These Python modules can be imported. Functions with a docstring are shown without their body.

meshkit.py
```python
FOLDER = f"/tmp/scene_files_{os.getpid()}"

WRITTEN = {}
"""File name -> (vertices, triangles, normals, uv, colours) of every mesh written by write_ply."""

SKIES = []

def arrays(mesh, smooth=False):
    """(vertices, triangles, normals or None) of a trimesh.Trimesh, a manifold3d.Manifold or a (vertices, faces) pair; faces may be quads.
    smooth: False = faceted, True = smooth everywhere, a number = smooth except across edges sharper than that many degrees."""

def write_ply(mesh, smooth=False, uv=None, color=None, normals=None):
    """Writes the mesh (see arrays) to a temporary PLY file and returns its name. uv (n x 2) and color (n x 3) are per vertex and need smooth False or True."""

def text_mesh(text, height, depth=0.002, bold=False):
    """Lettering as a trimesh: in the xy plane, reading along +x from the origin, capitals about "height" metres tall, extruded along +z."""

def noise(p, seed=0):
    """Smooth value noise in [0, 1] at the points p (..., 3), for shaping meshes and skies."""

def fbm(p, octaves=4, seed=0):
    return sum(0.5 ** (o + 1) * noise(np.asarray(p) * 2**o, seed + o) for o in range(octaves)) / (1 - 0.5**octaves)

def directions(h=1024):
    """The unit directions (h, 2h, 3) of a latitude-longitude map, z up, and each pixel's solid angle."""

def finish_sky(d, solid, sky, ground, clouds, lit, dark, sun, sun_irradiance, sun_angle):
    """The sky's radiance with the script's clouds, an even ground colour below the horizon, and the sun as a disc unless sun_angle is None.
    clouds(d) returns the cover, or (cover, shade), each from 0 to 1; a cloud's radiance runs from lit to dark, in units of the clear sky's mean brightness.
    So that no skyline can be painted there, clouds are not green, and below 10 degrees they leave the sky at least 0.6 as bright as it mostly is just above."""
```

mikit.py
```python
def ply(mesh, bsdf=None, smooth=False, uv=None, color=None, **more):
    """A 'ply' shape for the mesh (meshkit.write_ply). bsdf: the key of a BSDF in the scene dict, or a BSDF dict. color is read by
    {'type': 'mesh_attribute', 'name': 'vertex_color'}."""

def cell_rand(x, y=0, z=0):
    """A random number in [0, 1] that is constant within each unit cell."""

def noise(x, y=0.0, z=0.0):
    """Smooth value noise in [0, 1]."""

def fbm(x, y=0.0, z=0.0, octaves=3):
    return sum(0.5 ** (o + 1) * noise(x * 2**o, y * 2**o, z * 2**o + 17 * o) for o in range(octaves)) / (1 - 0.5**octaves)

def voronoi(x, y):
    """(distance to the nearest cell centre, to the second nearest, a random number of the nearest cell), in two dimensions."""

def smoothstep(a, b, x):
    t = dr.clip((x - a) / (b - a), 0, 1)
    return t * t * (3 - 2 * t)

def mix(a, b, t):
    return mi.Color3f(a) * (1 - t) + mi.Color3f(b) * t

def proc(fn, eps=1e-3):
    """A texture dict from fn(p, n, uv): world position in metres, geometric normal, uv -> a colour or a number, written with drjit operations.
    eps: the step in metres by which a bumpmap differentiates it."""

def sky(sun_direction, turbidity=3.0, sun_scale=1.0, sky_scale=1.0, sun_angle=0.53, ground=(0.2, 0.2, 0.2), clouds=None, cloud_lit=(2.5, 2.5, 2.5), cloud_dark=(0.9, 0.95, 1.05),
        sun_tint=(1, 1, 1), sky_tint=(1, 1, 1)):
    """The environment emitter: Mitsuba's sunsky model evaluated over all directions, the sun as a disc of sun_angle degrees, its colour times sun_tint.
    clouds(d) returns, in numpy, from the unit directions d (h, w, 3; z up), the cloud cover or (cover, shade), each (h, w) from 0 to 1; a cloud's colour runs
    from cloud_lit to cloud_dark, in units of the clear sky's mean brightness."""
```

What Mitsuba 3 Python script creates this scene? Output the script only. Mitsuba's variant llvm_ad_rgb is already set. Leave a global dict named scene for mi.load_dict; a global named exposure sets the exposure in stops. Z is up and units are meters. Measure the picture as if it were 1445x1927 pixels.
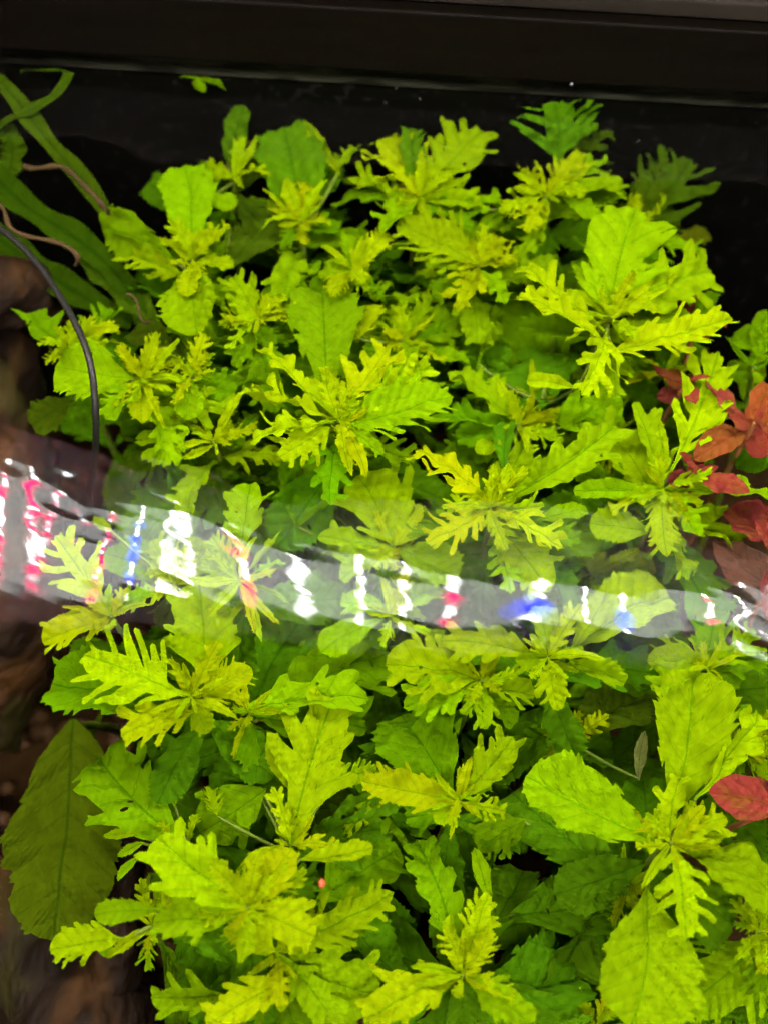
import math, random
import numpy as np, trimesh, shapely
from shapely.geometry import Polygon, Point
from shapely.ops import unary_union
from scipy.spatial import Delaunay
import drjit as dr
import mitsuba as mi
import mikit, meshkit

scene, labels = {}, {}
T4 = mi.ScalarTransform4f

# ------------------------------------------------------------------ camera
CAM = np.array([0.0, 0.0, 0.25])          # 25 cm above the water, which is z = 0
PITCH, ROLL, TANV = math.radians(60), math.radians(3.4), math.tan(math.radians(25))
fw = np.array([0, math.cos(PITCH), -math.sin(PITCH)])
r0 = np.array([1.0, 0, 0]); u0 = np.cross(r0, fw)
rt = r0 * math.cos(ROLL) + u0 * math.sin(ROLL)
up = u0 * math.cos(ROLL) - r0 * math.sin(ROLL)
FPX = 963.5 / TANV                         # focal length in pixels of the 1445 x 1927 photograph
scene['camera'] = {'type': 'thinlens', 'fov_axis': 'x', 'fov': math.degrees(2 * math.atan(TANV * 767 / 1024)),
                   'to_world': T4().look_at(origin=CAM.tolist(), target=(CAM + fw).tolist(), up=up.tolist()),
                   'aperture_radius': 0.0032, 'focus_distance': 0.320, 'near_clip': 0.01, 'far_clip': 20.0}
exposure = 0.95

# ------------------------------------------------------------------ light: the LED bar mirrored in the water, and an unseen bar added in front
L_DIFF, L_WHITE, L_RED, L_BLUE = 2.3, 300.0, 130.0, 110.0
LAMP_Z, LAMP_Y = 0.18, 0.208
BACK_Y = 0.315
FLOOR_Z = -0.20
WALL_X = 0.34

# ------------------------------------------------------------------ helpers
def ray(px, py):
    d = fw + rt * (px - 722.5) / FPX + up * (963.5 - py) / FPX
    return d
def at_z(px, py, z):
    d = ray(px, py)
    return CAM + d * ((z - CAM[2]) / d[2])
def to_px(p):
    q = np.asarray(p) - CAM
    w = q @ fw
    return np.array([722.5 + q @ rt / w * FPX, 963.5 - q @ up / w * FPX])
def unit(v):
    return v / max(np.linalg.norm(v), 1e-12)
used = {}
def numbered(name):
    k = used.get(name, -1) + 1
    used[name] = k
    return name if k == 0 else f'{name}_{k:03d}'
def thing(name, label, cat, group=None):
    key = numbered(name)
    labels[key] = {'label': label, 'category': cat}
    if group: labels[key]['group'] = group
    return key
def part(holder, name, mesh, bsdf, smooth=True, uv=None, label=None, kind=None, **more):
    key = numbered(holder + '__' + name)
    scene[key] = mikit.ply(mesh, bsdf, smooth=smooth, uv=uv, **more)
    if label or kind:
        labels[key] = {k: v for k, v in (('label', label), ('kind', kind)) if v}
    return key
def single(name, mesh, bsdf, smooth, label=None, cat=None, kind=None, group=None, uv=None, **more):
    key = numbered(name)
    scene[key] = mikit.ply(mesh, bsdf, smooth=smooth, uv=uv, **more)
    labels[key] = {k: v for k, v in (('label', label), ('category', cat), ('kind', kind), ('group', group)) if v}
    return key
def box(x0, x1, y0, y1, z0, z1, r=0.0):
    if r:
        import manifold3d as m3
        s = m3.Manifold.sphere(r, 12)
        return m3.Manifold.batch_hull([s.translate((x, y, z)) for x in (x0 + r, x1 - r) for y in (y0 + r, y1 - r) for z in (z0 + r, z1 - r)])
    b = trimesh.creation.box((x1 - x0, y1 - y0, z1 - z0))
    b.apply_translation(((x0 + x1) / 2, (y0 + y1) / 2, (z0 + z1) / 2))
    return b
def spline(pts, n):
    from scipy.interpolate import CubicSpline
    pts = np.asarray(pts, float)
    t = np.concatenate([[0], np.cumsum(np.linalg.norm(np.diff(pts, axis=0), axis=1))])
    return CubicSpline(t / t[-1], pts)(np.linspace(0, 1, n))
def tube(path, radii, sides=10, bark=0.0, seed=0, freq=60.0, squash=1.0):
    path = np.asarray(path, float); n = len(path)
    radii = np.broadcast_to(np.asarray(radii, float), (n,))
    tan = np.gradient(path, axis=0)
    v = []
    ref = np.array([0.3, 0.2, 1.0])
    for i in range(n):
        t = unit(tan[i]); a = unit(np.cross(t, ref)) if abs(t @ unit(ref)) < 0.95 else unit(np.cross(t, [1, 0, 0]))
        b = np.cross(t, a)
        for k in range(sides):
            th = 2 * math.pi * k / sides
            v.append(path[i] + radii[i] * (a * math.cos(th) + b * math.sin(th) * squash))
    v = np.array(v)
    if bark:
        c = np.repeat(path, sides, axis=0)
        nn = (v - c) / np.maximum(np.linalg.norm(v - c, axis=1, keepdims=True), 1e-9)
        v = v + nn * ((meshkit.fbm(v * freq, 4, seed) - 0.5) * 2 * bark)[:, None]
    f = []
    for i in range(n - 1):
        for k in range(sides):
            a, b = i * sides + k, i * sides + (k + 1) % sides
            f += [[a, b, b + sides], [a, b + sides, a + sides]]
    v = np.vstack([v, path[0], path[-1]])
    for k in range(sides):
        f.append([len(v) - 2, (k + 1) % sides, k])
        f.append([len(v) - 1, (n - 1) * sides + k, (n - 1) * sides + (k + 1) % sides])
    return v, np.array(f)

# ------------------------------------------------------------------ materials
# A leaf's uv: u = 64 * (number of the leaf) + 8 + the phase of its side veins; v = 4 * (index of its tint) + distance across the midrib in leaf lengths.
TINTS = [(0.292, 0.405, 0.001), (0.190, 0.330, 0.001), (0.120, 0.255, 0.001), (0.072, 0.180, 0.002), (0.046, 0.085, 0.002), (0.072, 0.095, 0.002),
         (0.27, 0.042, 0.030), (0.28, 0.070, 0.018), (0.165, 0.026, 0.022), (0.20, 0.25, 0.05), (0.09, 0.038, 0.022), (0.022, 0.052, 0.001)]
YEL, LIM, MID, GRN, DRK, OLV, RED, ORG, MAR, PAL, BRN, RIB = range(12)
def leaf_colour(p, n, uv):
    u, v = uv.x, uv.y
    k = dr.floor((v + 2.0) / 4.0)
    y = v - 4.0 * k
    lid = dr.floor(u / 64.0)
    ph = u - 64.0 * lid - 8.0
    col = mi.Color3f(0)
    for i, c in enumerate(TINTS):
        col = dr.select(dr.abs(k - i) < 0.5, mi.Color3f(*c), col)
    h1, h2 = mikit.cell_rand(lid, 3), mikit.cell_rand(lid, 7)
    col = col * mi.Color3f(0.84 + 0.20 * h1, 0.90 + 0.16 * h2, 1.0)
    ay = dr.abs(y)
    isred = (k > 5.5) & (k < 8.5)
    col = dr.select(isred, mikit.mix(col, mi.Color3f(0.22, 0.09, 0.014), 0.65 * mikit.smoothstep(0.45, 0.75, mikit.fbm(ph * 0.7, y * 9, h1 * 60, 3))), col)
    grain = mikit.fbm(ph * 2.3 + h1 * 40, y * 34, h2 * 9, 3)
    cells = mikit.noise(ph * 11 + h1 * 90, y * 130, 3.0)
    col = col * (0.86 + 0.20 * grain + 0.10 * cells)
    rib = 1 - mikit.smoothstep(0.003, 0.012, ay)
    fr = dr.abs(ph - dr.round(ph))
    wob = 0.16 * (mikit.noise(ay * 30, dr.round(ph), h1 * 50) - 0.5)
    side = (1 - mikit.smoothstep(0.020, 0.065, dr.abs(fr + wob))) * 0.48
    f2 = ph * 3 + 2.2 * y * 10
    net = (1 - mikit.smoothstep(0.05, 0.16, dr.abs(f2 - dr.round(f2)))) * 0.12
    vein = dr.maximum(dr.maximum(rib * 0.85, side), net)
    redd = (k > 5.5) & (k < 8.5)
    veincol = dr.select(redd, mi.Color3f(0.75, 0.45, 0.5), mi.Color3f(0.46, 0.66, 0.7))
    col = col * (mi.Color3f(1) * (1 - vein) + veincol * vein)
    spot = mikit.smoothstep(0.80, 0.86, mikit.noise(ph * 7 + 31 * h2, y * 90, h1 * 20)) * mikit.smoothstep(0.45, 0.6, mikit.noise(ph * 0.9, y * 8, h2 * 77))
    col = col * (1 - 0.32 * spot)
    return dr.clip(col, 0, 1)
def leaf_bump(p, n, uv):
    u, v = uv.x, uv.y
    k = dr.floor((v + 2.0) / 4.0)
    y = v - 4.0 * k
    lid = dr.floor(u / 64.0)
    ph = u - 64.0 * lid - 8.0
    fr = dr.abs(ph - dr.round(ph))
    ay = dr.abs(y)
    q = mikit.smoothstep(0.0, 0.35, fr) * mikit.smoothstep(0.0, 0.03, ay)
    f2 = ph * 3 + 2.2 * y * 10
    return 0.6 * q + 0.22 * mikit.smoothstep(0, 0.4, dr.abs(f2 - dr.round(f2))) + 0.35 * mikit.noise(ph * 9, y * 100, lid)
scene['m_leaf'] = {'type': 'bumpmap', 'scale': 0.0014, 'arbitrary': mikit.proc(leaf_bump, 2e-4),
                   'bsdf': {'type': 'principledthin', 'base_color': mikit.proc(leaf_colour), 'roughness': 0.55, 'diff_trans': 0.55, 'eta': 1.18, 'spec_trans': 0.0}}
def stem_col(p, n, uv):
    return mikit.mix((0.06, 0.11, 0.006), (0.12, 0.18, 0.010), mikit.fbm(p.x * 220, p.y * 220, p.z * 60))
scene['m_stem'] = {'type': 'twosided', 'bsdf': {'type': 'principled', 'base_color': mikit.proc(stem_col), 'roughness': 0.6, 'specular': 0.2}}
def redstem_col(p, n, uv):
    return mikit.mix((0.30, 0.07, 0.03), (0.24, 0.14, 0.04), mikit.fbm(p.x * 220, p.y * 220, p.z * 60))
scene['m_redstem'] = {'type': 'twosided', 'bsdf': {'type': 'principled', 'base_color': mikit.proc(redstem_col), 'roughness': 0.6, 'specular': 0.2}}
def wood_col(p, n, uv):
    a = mikit.fbm(p.x * 60, p.y * 25, p.z * 60, 4)
    b = mikit.fbm(p.x * 260, p.y * 90, p.z * 260, 3)
    c = mikit.mix((0.007, 0.003, 0.0006), (0.046, 0.020, 0.004), mikit.smoothstep(0.35, 0.7, a))
    c = c * (0.55 + 0.9 * b)
    return mikit.mix(c, (0.030, 0.030, 0.003), 0.5 * mikit.smoothstep(0.58, 0.75, mikit.fbm(p.x * 45 + 7, p.y * 45, p.z * 45, 3)))
scene['m_wood'] = {'type': 'twosided', 'bsdf': {'type': 'bumpmap', 'scale': 0.003, 'arbitrary': mikit.proc(lambda p, n, uv: mikit.fbm(p.x * 240, p.y * 80, p.z * 240, 3), 4e-4),
                   'bsdf': {'type': 'principled', 'base_color': mikit.proc(wood_col), 'roughness': 0.75, 'specular': 0.15}}}
def soil_col(p, n, uv):
    a = mikit.fbm(p.x * 150, p.y * 150, p.z * 150, 4)
    return mikit.mix((0.010, 0.005, 0.002), (0.050, 0.027, 0.010), a)
scene['m_soil'] = {'type': 'twosided', 'bsdf': {'type': 'diffuse', 'reflectance': mikit.proc(soil_col)}}
def peb_col(p, n, uv):
    h = mikit.cell_rand(p.x * 130, p.y * 130, p.z * 30)
    a = mikit.fbm(p.x * 400, p.y * 400, p.z * 400, 3)
    c = mikit.mix((0.025, 0.012, 0.005), (0.13, 0.065, 0.026), h)
    return c * (0.6 + 0.7 * a)
scene['m_pebble'] = {'type': 'twosided', 'bsdf': {'type': 'principled', 'base_color': mikit.proc(peb_col), 'roughness': 0.6, 'specular': 0.2}}
def film_col(p, n, uv):
    a = mikit.fbm(p.x * 90, p.z * 300, p.y * 90, 4)
    s = mikit.smoothstep(0.82, 0.86, mikit.noise(p.x * 420, p.z * 420, 5.0))
    return mikit.mix((0.0012, 0.0012, 0.0008), (0.0026, 0.0026, 0.0019), a) + mi.Color3f(0.004) * s
scene['m_backfilm'] = {'type': 'twosided', 'bsdf': {'type': 'principled', 'base_color': mikit.proc(film_col), 'roughness': 0.5, 'specular': 0.02}}
def rim_col(p, n, uv):
    a = mikit.fbm(p.x * 30, p.y * 200, p.z * 260, 4)
    return mikit.mix((0.0008, 0.0007, 0.0004), (0.0028, 0.0018, 0.0008), a)
scene['m_rim'] = {'type': 'twosided', 'bsdf': {'type': 'principled', 'base_color': mikit.proc(rim_col), 'roughness': 0.55, 'specular': 0.04}}
def edge_col(p, n, uv):
    a = mikit.fbm(p.x * 60, p.y * 160, p.z * 160, 4)
    return mikit.mix((0.005, 0.0045, 0.003), (0.018, 0.014, 0.010), a)
scene['m_rimtop'] = {'type': 'twosided', 'bsdf': {'type': 'principled', 'base_color': mikit.proc(edge_col), 'roughness': 0.7, 'specular': 0.1}}
def line_col(p, n, uv):
    a = mikit.smoothstep(0.35, 0.7, mikit.fbm(p.x * 70, p.z * 500, 1.0, 4))
    return mikit.mix((0.006, 0.0062, 0.0045), (0.021, 0.022, 0.015), a)
scene['m_line'] = {'type': 'twosided', 'bsdf': {'type': 'diffuse', 'reflectance': mikit.proc(line_col)}}
scene['m_rubber'] = {'type': 'twosided', 'bsdf': {'type': 'principled', 'base_color': {'type': 'rgb', 'value': [0.012, 0.012, 0.010]}, 'roughness': 0.45, 'specular': 0.25}}
def root_col(p, n, uv):
    return mikit.mix((0.030, 0.022, 0.008), (0.075, 0.050, 0.022), mikit.fbm(p.x * 120, p.y * 120, p.z * 120, 3))
scene['m_root'] = {'type': 'twosided', 'bsdf': {'type': 'diffuse', 'reflectance': mikit.proc(root_col)}}
scene['m_water'] = {'type': 'thindielectric', 'int_ior': 1.42, 'ext_ior': 1.0}
scene['m_glass'] = {'type': 'thindielectric', 'int_ior': 1.5, 'ext_ior': 1.0}
scene['m_alu'] = {'type': 'twosided', 'bsdf': {'type': 'roughconductor', 'material': 'Al', 'alpha': 0.25}}
scene['m_white'] = {'type': 'twosided', 'bsdf': {'type': 'diffuse', 'reflectance': {'type': 'rgb', 'value': [0.82, 0.82, 0.82]}}}
scene['m_off'] = {'type': 'diffuse', 'reflectance': {'type': 'rgb', 'value': [0.6, 0.6, 0.6]}}
scene['m_snail'] = {'type': 'twosided', 'bsdf': {'type': 'principled', 'base_color': {'type': 'rgb', 'value': [0.50, 0.07, 0.02]}, 'roughness': 0.4}}
scene['m_bubble'] = {'type': 'twosided', 'bsdf': {'type': 'principled', 'base_color': {'type': 'rgb', 'value': [0.16, 0.17, 0.20]}, 'roughness': 0.15, 'specular': 0.6}}
scene['m_speck'] = {'type': 'twosided', 'bsdf': {'type': 'diffuse', 'reflectance': {'type': 'rgb', 'value': [0.55, 0.55, 0.50]}}}

# ------------------------------------------------------------------ the setting
rng = np.random.default_rng(11)
gx, gy = np.meshgrid(np.linspace(-WALL_X, WALL_X, 90), np.linspace(-0.22, BACK_Y, 70), indexing='ij')
gz = FLOOR_Z + 0.014 * (meshkit.fbm(np.stack([gx * 14, gy * 14, 0 * gx], -1), 4, 3) - 0.5) * 2
def grid_faces(a, b):
    i, j = np.meshgrid(np.arange(a - 1), np.arange(b - 1), indexing='ij')
    q = (i * b + j).ravel()
    return np.vstack([np.stack([q, q + b, q + b + 1], 1), np.stack([q, q + b + 1, q + 1], 1)])
single('substrate', (np.stack([gx, gy, gz], -1).reshape(-1, 3), grid_faces(90, 70)), 'm_soil', True, 'dark brown aquarium soil under the plants', kind='structure')
# gravel lying in the open corner at the left
pv, pf, base = [], [], trimesh.creation.icosphere(subdivisions=1)
off = 0
for i in range(900):
    x, y = rng.uniform(-WALL_X + .01, -0.03), rng.uniform(-0.16, 0.28)
    s = rng.uniform(0.0025, 0.0065) * np.array([1, rng.uniform(.7, 1), rng.uniform(.5, .8)])
    v = base.vertices * (1 + 0.25 * (meshkit.noise(base.vertices * 1.7 + i * 3.1) - .5)[:, None]) * s
    a = rng.uniform(0, 6.28); R = np.array([[math.cos(a), -math.sin(a), 0], [math.sin(a), math.cos(a), 0], [0, 0, 1]])
    v = v @ R.T + [x, y, FLOOR_Z + 0.006 + rng.uniform(0, .008)]
    pv.append(v); pf.append(base.faces + off); off += len(v)
single('gravel', (np.vstack(pv), np.vstack(pf)), 'm_pebble', True, 'brown gravel scattered over the dark soil at the left', kind='stuff')

# water surface: one sheet of ripples, strongest towards the left where the water is stirred
WAVES = np.random.default_rng(5)
SWELL = [(a, 2 * math.pi / lam, ph) for a, lam, ph in zip(WAVES.uniform(0, 2 * math.pi, 9), WAVES.uniform(.020, .060, 9), WAVES.uniform(0, 6.28, 9))]
FINE = [(a, 2 * math.pi / lam, ph) for a, lam, ph in zip(WAVES.normal(1.4, .4, 10), WAVES.uniform(.0034, .0085, 10), WAVES.uniform(0, 6.28, 10))]
SWX = np.array([-.34, -.115, -.088, -.070, -.055, -.042, -.026, -.010, .02, .080, .100, .34])          # swell sent out by the outflow at the left:
SWC = np.array([.142, .142, .142, .137, .137, .129, .1225, .1216, .1216, .1216, .1210, .1210])            # where the slope tilts, across the tank
SWK = np.array([1.9, 1.9, 1.9, .9, 1.2, 1.7, .5, .2, .0, .0, 1.3, 1.3])                                 # and how hollow it is there
def ripple(x, y):
    from scipy.interpolate import PchipInterpolator
    left = np.clip((-x - .020) / .05, 0, 1); left = left * left * (3 - 2 * left)
    right = np.clip((x - .062) / .03, 0, 1)
    s = sum(np.sin((x * math.cos(a) + y * math.sin(a)) * k + p) / k for a, k, p in SWELL)
    h = s * (.0060 + .004 * left + .004 * right)
    f = sum(np.sin((x * math.cos(a) + y * math.sin(a)) * k + p) / k for a, k, p in FINE)
    blob = lambda cx, cy, rx, ry: np.exp(-((x - cx) / rx) ** 2 - ((y - cy) / ry) ** 2)
    patch = blob(.005, .122, .007, .012) * 1.6 + blob(.098, .118, .014, .03) * 1.5 + blob(-.085, .15, .04, .03) * .9 + blob(-.055, .140, .022, .02) * 1.0 + .32
    h = h + f * .0046 * patch
    c, k = PchipInterpolator(SWX, SWC)(x), PchipInterpolator(SWX, SWK)(x)
    q = (y - c) / .018
    # the integral over y of (4 (c - .1216) + k (y - c)) exp(-q^2)
    from scipy.special import erf
    h = h + 4.0 * (c - .1216) * .018 * .8862 * (erf(q)) * np.exp(-np.maximum(q - 1, 0) ** 2 * .15) - k * .018 ** 2 / 2 * np.exp(-q * q)
    h = h - .0004 * np.cos((x + .082) * 2 * math.pi / .057) * (.42 + .58 * left)      # troughs stretch the mirrored diodes sideways, crests press them together
    return h
gxs = np.concatenate([np.linspace(-WALL_X, -.16, 50), np.linspace(-.16, .16, 520)[1:], np.linspace(.16, WALL_X, 50)[1:]])
gys = np.concatenate([np.linspace(-.22, .0, 60), np.linspace(.0, .23, 380)[1:], np.linspace(.23, BACK_Y - .001, 110)[1:]])
nx, ny = len(gxs), len(gys)
wx, wy = np.meshgrid(gxs, gys, indexing='ij')
wz = ripple(wx, wy)
wz = wz + 0.0016 * np.exp(-(BACK_Y - 0.001 - wy) / 0.0016)      # meniscus at the back pane
single('water', (np.stack([wx, wy, wz], -1).reshape(-1, 3), grid_faces(nx, ny)), 'm_water', True, 'rippled clear water surface mirroring the lamp', kind='structure')

# ------------------------------------------------------------------ aquarium
aq = thing('aquarium', 'open glass aquarium with black back pane and dark brown rim', 'aquarium')
part(aq, 'back_pane', box(-WALL_X, WALL_X, BACK_Y, BACK_Y + 0.008, FLOOR_Z - 0.02, 0.006), 'm_backfilm', False, label='black back pane of the aquarium')
part(aq, 'waterline_stain', box(-WALL_X, WALL_X, BACK_Y - 0.0012, BACK_Y - 0.0002, -0.0025, 0.0045), 'm_line', False, label='pale limescale line along the back pane')
part(aq, 'rim', box(-WALL_X, WALL_X, BACK_Y - 0.006, BACK_Y + 0.014, 0.0065, 0.0298, 0.0012), 'm_rim', 30)
part(aq, 'rim_edge', box(-WALL_X, WALL_X, BACK_Y - 0.002, BACK_Y + 0.020, 0.0300, 0.037, 0.0015), 'm_rimtop', 30)
for sx in (-1, 1):
    part(aq, 'side_pane', box(min(sx * WALL_X, sx * (WALL_X + .006)), max(sx * WALL_X, sx * (WALL_X + .006)), -0.22, BACK_Y - .001, FLOOR_Z - .02, 0.005), 'm_glass', False)
part(aq, 'front_pane', box(-WALL_X - .006, WALL_X + .006, -0.228, -0.2205, FLOOR_Z - .02, 0.03), 'm_glass', False)
part(aq, 'bottom_pane', box(-WALL_X - .006, WALL_X + .006, -0.228, BACK_Y + .008, FLOOR_Z - .036, FLOOR_Z - .022), 'm_rim', False)

# ------------------------------------------------------------------ lamps
def emit(c):
    return {'type': 'area', 'radiance': {'type': 'rgb', 'value': [float(x) for x in c]}}
def discs(points, r, z):
    v, f = [], []
    for (x, y) in points:
        o = len(v); v.append((x, y, z))
        for k in range(14):
            a = 2 * math.pi * k / 14; v.append((x + r * math.cos(a), y + r * math.sin(a), z))
        f += [(o, o + 1 + (k + 1) % 14, o + 1 + k) for k in range(14)]
    return np.array(v), np.array(f)
def lamp_x(px):   # where a lamp stands whose mirror image is seen at px in the band
    yb = 1110 + (px - 722.5) * 0.0594
    d = ray(px, yb); return (d * ((-LAMP_Z - CAM[2]) / d[2]))[0]
COLS = [(-60, 'W'), (25, 'R'), (110, 'R'), (215, 'B'), (330, 'W'), (440, 'R'), (560, 'W'), (655, 'W'), (768, 'W'), (863, 'R'), (975, 'B'), (1088, 'W'), (1215, 'B'), (1305, 'R'), (1400, 'W'), (1490, 'W')]
def led_lamp(y0, label):
    k = thing('led_lamp', label, 'lamp', 'LED bars over the tank')
    z = LAMP_Z
    xs = [(lamp_x(p), c) for p, c in COLS]
    step = 0.0235
    x = xs[-1][0]; i = 0
    while x < 0.27: x += step; xs.append((x, 'WWRBW'[i % 5])); i += 1
    x = xs[0][0]; i = 0
    while x > -0.27: x -= step; xs.append((x, 'WRBWW'[i % 5])); i += 1
    W, R, B = [], [], []
    rows = [y0 + (1.5 - j) * 0.0062 for j in range(4)]
    for x, c in xs:
        for j, y in enumerate(rows):
            q = (x + 0.0012 * math.sin(31 * x + j), y)
            if c == 'R' and j in (1, 3): R.append(q)
            elif c == 'B' and j == 2: B.append(q)
            else: W.append(q)
    part(k, 'housing', box(-0.30, 0.30, y0 - 0.036, y0 + 0.036, z + 0.0015, z + 0.014, 0.001), 'm_alu', 30)
    for sg in (-1, 1):   # white reflector wings on both sides of the glowing strip
        part(k, 'reflector', (np.array([(-.29, y0 + sg * .0115, z + .0004), (.29, y0 + sg * .0115, z + .0004), (.29, y0 + sg * .033, z - .019), (-.29, y0 + sg * .033, z - .019)]), np.array([(0, 1, 2), (0, 2, 3)])), 'm_white', False)
    part(k, 'diffuser', (np.array([(-.29, y0 - .0112, z), (.29, y0 - .0112, z), (.29, y0 + .0112, z), (-.29, y0 + .0112, z)]), np.array([(0, 2, 1), (0, 3, 2)])), 'm_off', False, emitter=emit((L_DIFF * .98, L_DIFF, L_DIFF * .97)))
    part(k, 'red_halo', discs(R, 0.0050, z - 0.0006), 'm_off', False, kind='stuff', emitter=emit((L_DIFF * 2.1, L_DIFF * .95, L_DIFF * 1.1)))  # glowing discs that paint the pink halo around the red diodes
    part(k, 'blue_halo', discs(B, 0.0068, z - 0.0006), 'm_off', False, kind='stuff', emitter=emit((L_DIFF * .8, L_DIFF * .9, L_DIFF * 3.4)))  # likewise the bluish halo, drawn as emissive discs
    part(k, 'white_diode', discs(W, 0.0025, z - 0.0012), 'm_off', False, kind='stuff', emitter=emit((L_WHITE, L_WHITE * .98, L_WHITE * .90)))
    part(k, 'red_diode', discs(R, 0.0024, z - 0.0012), 'm_off', False, kind='stuff', emitter=emit((L_RED, 0.2, L_RED * .02)))
    part(k, 'blue_diode', discs(B, 0.0023, z - 0.0012), 'm_off', False, kind='stuff', emitter=emit((0.2, 0.3, L_BLUE)))
led_lamp(LAMP_Y, 'long LED lamp bar whose mirror image crosses the water')
led_lamp(-0.055, 'second LED bar out of view, added to light the front plants')  # added fill bar, unseen, evens the brightness from front to back

# ------------------------------------------------------------------ leaves
LEAF_NO = [0]
def envelope(t, a, b):
    m = a / (a + b)
    return (np.maximum(t, 0) ** a * np.maximum(1 - t, 0) ** b) / (m ** a * (1 - m) ** b)
def finger(x0, x1, y1, hb, ht, bend):
    """A lobe from the midrib at (x0, 0) to its blunt tip at (x1, y1)."""
    p0, p2 = np.array([x0, 0.0]), np.array([x1, y1])
    d = p2 - p0; nrm = np.array([-d[1], d[0]]) / max(np.linalg.norm(d), 1e-6)
    p1 = (p0 + p2) / 2 + nrm * bend
    s = np.linspace(0, 1, 6)[:, None]
    c = (1 - s) ** 2 * p0 + 2 * s * (1 - s) * p1 + s * s * p2
    w = (hb + (ht - hb) * s)
    tn = np.gradient(c, axis=0); tn /= np.linalg.norm(tn, axis=1, keepdims=True) + 1e-9
    nn = np.stack([-tn[:, 1], tn[:, 0]], 1)
    tip = c[-1] + tn[-1] * ht * 1.0
    return Polygon(np.vstack([c + nn * w, tip, (c - nn * w)[::-1]])).buffer(0)
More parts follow.
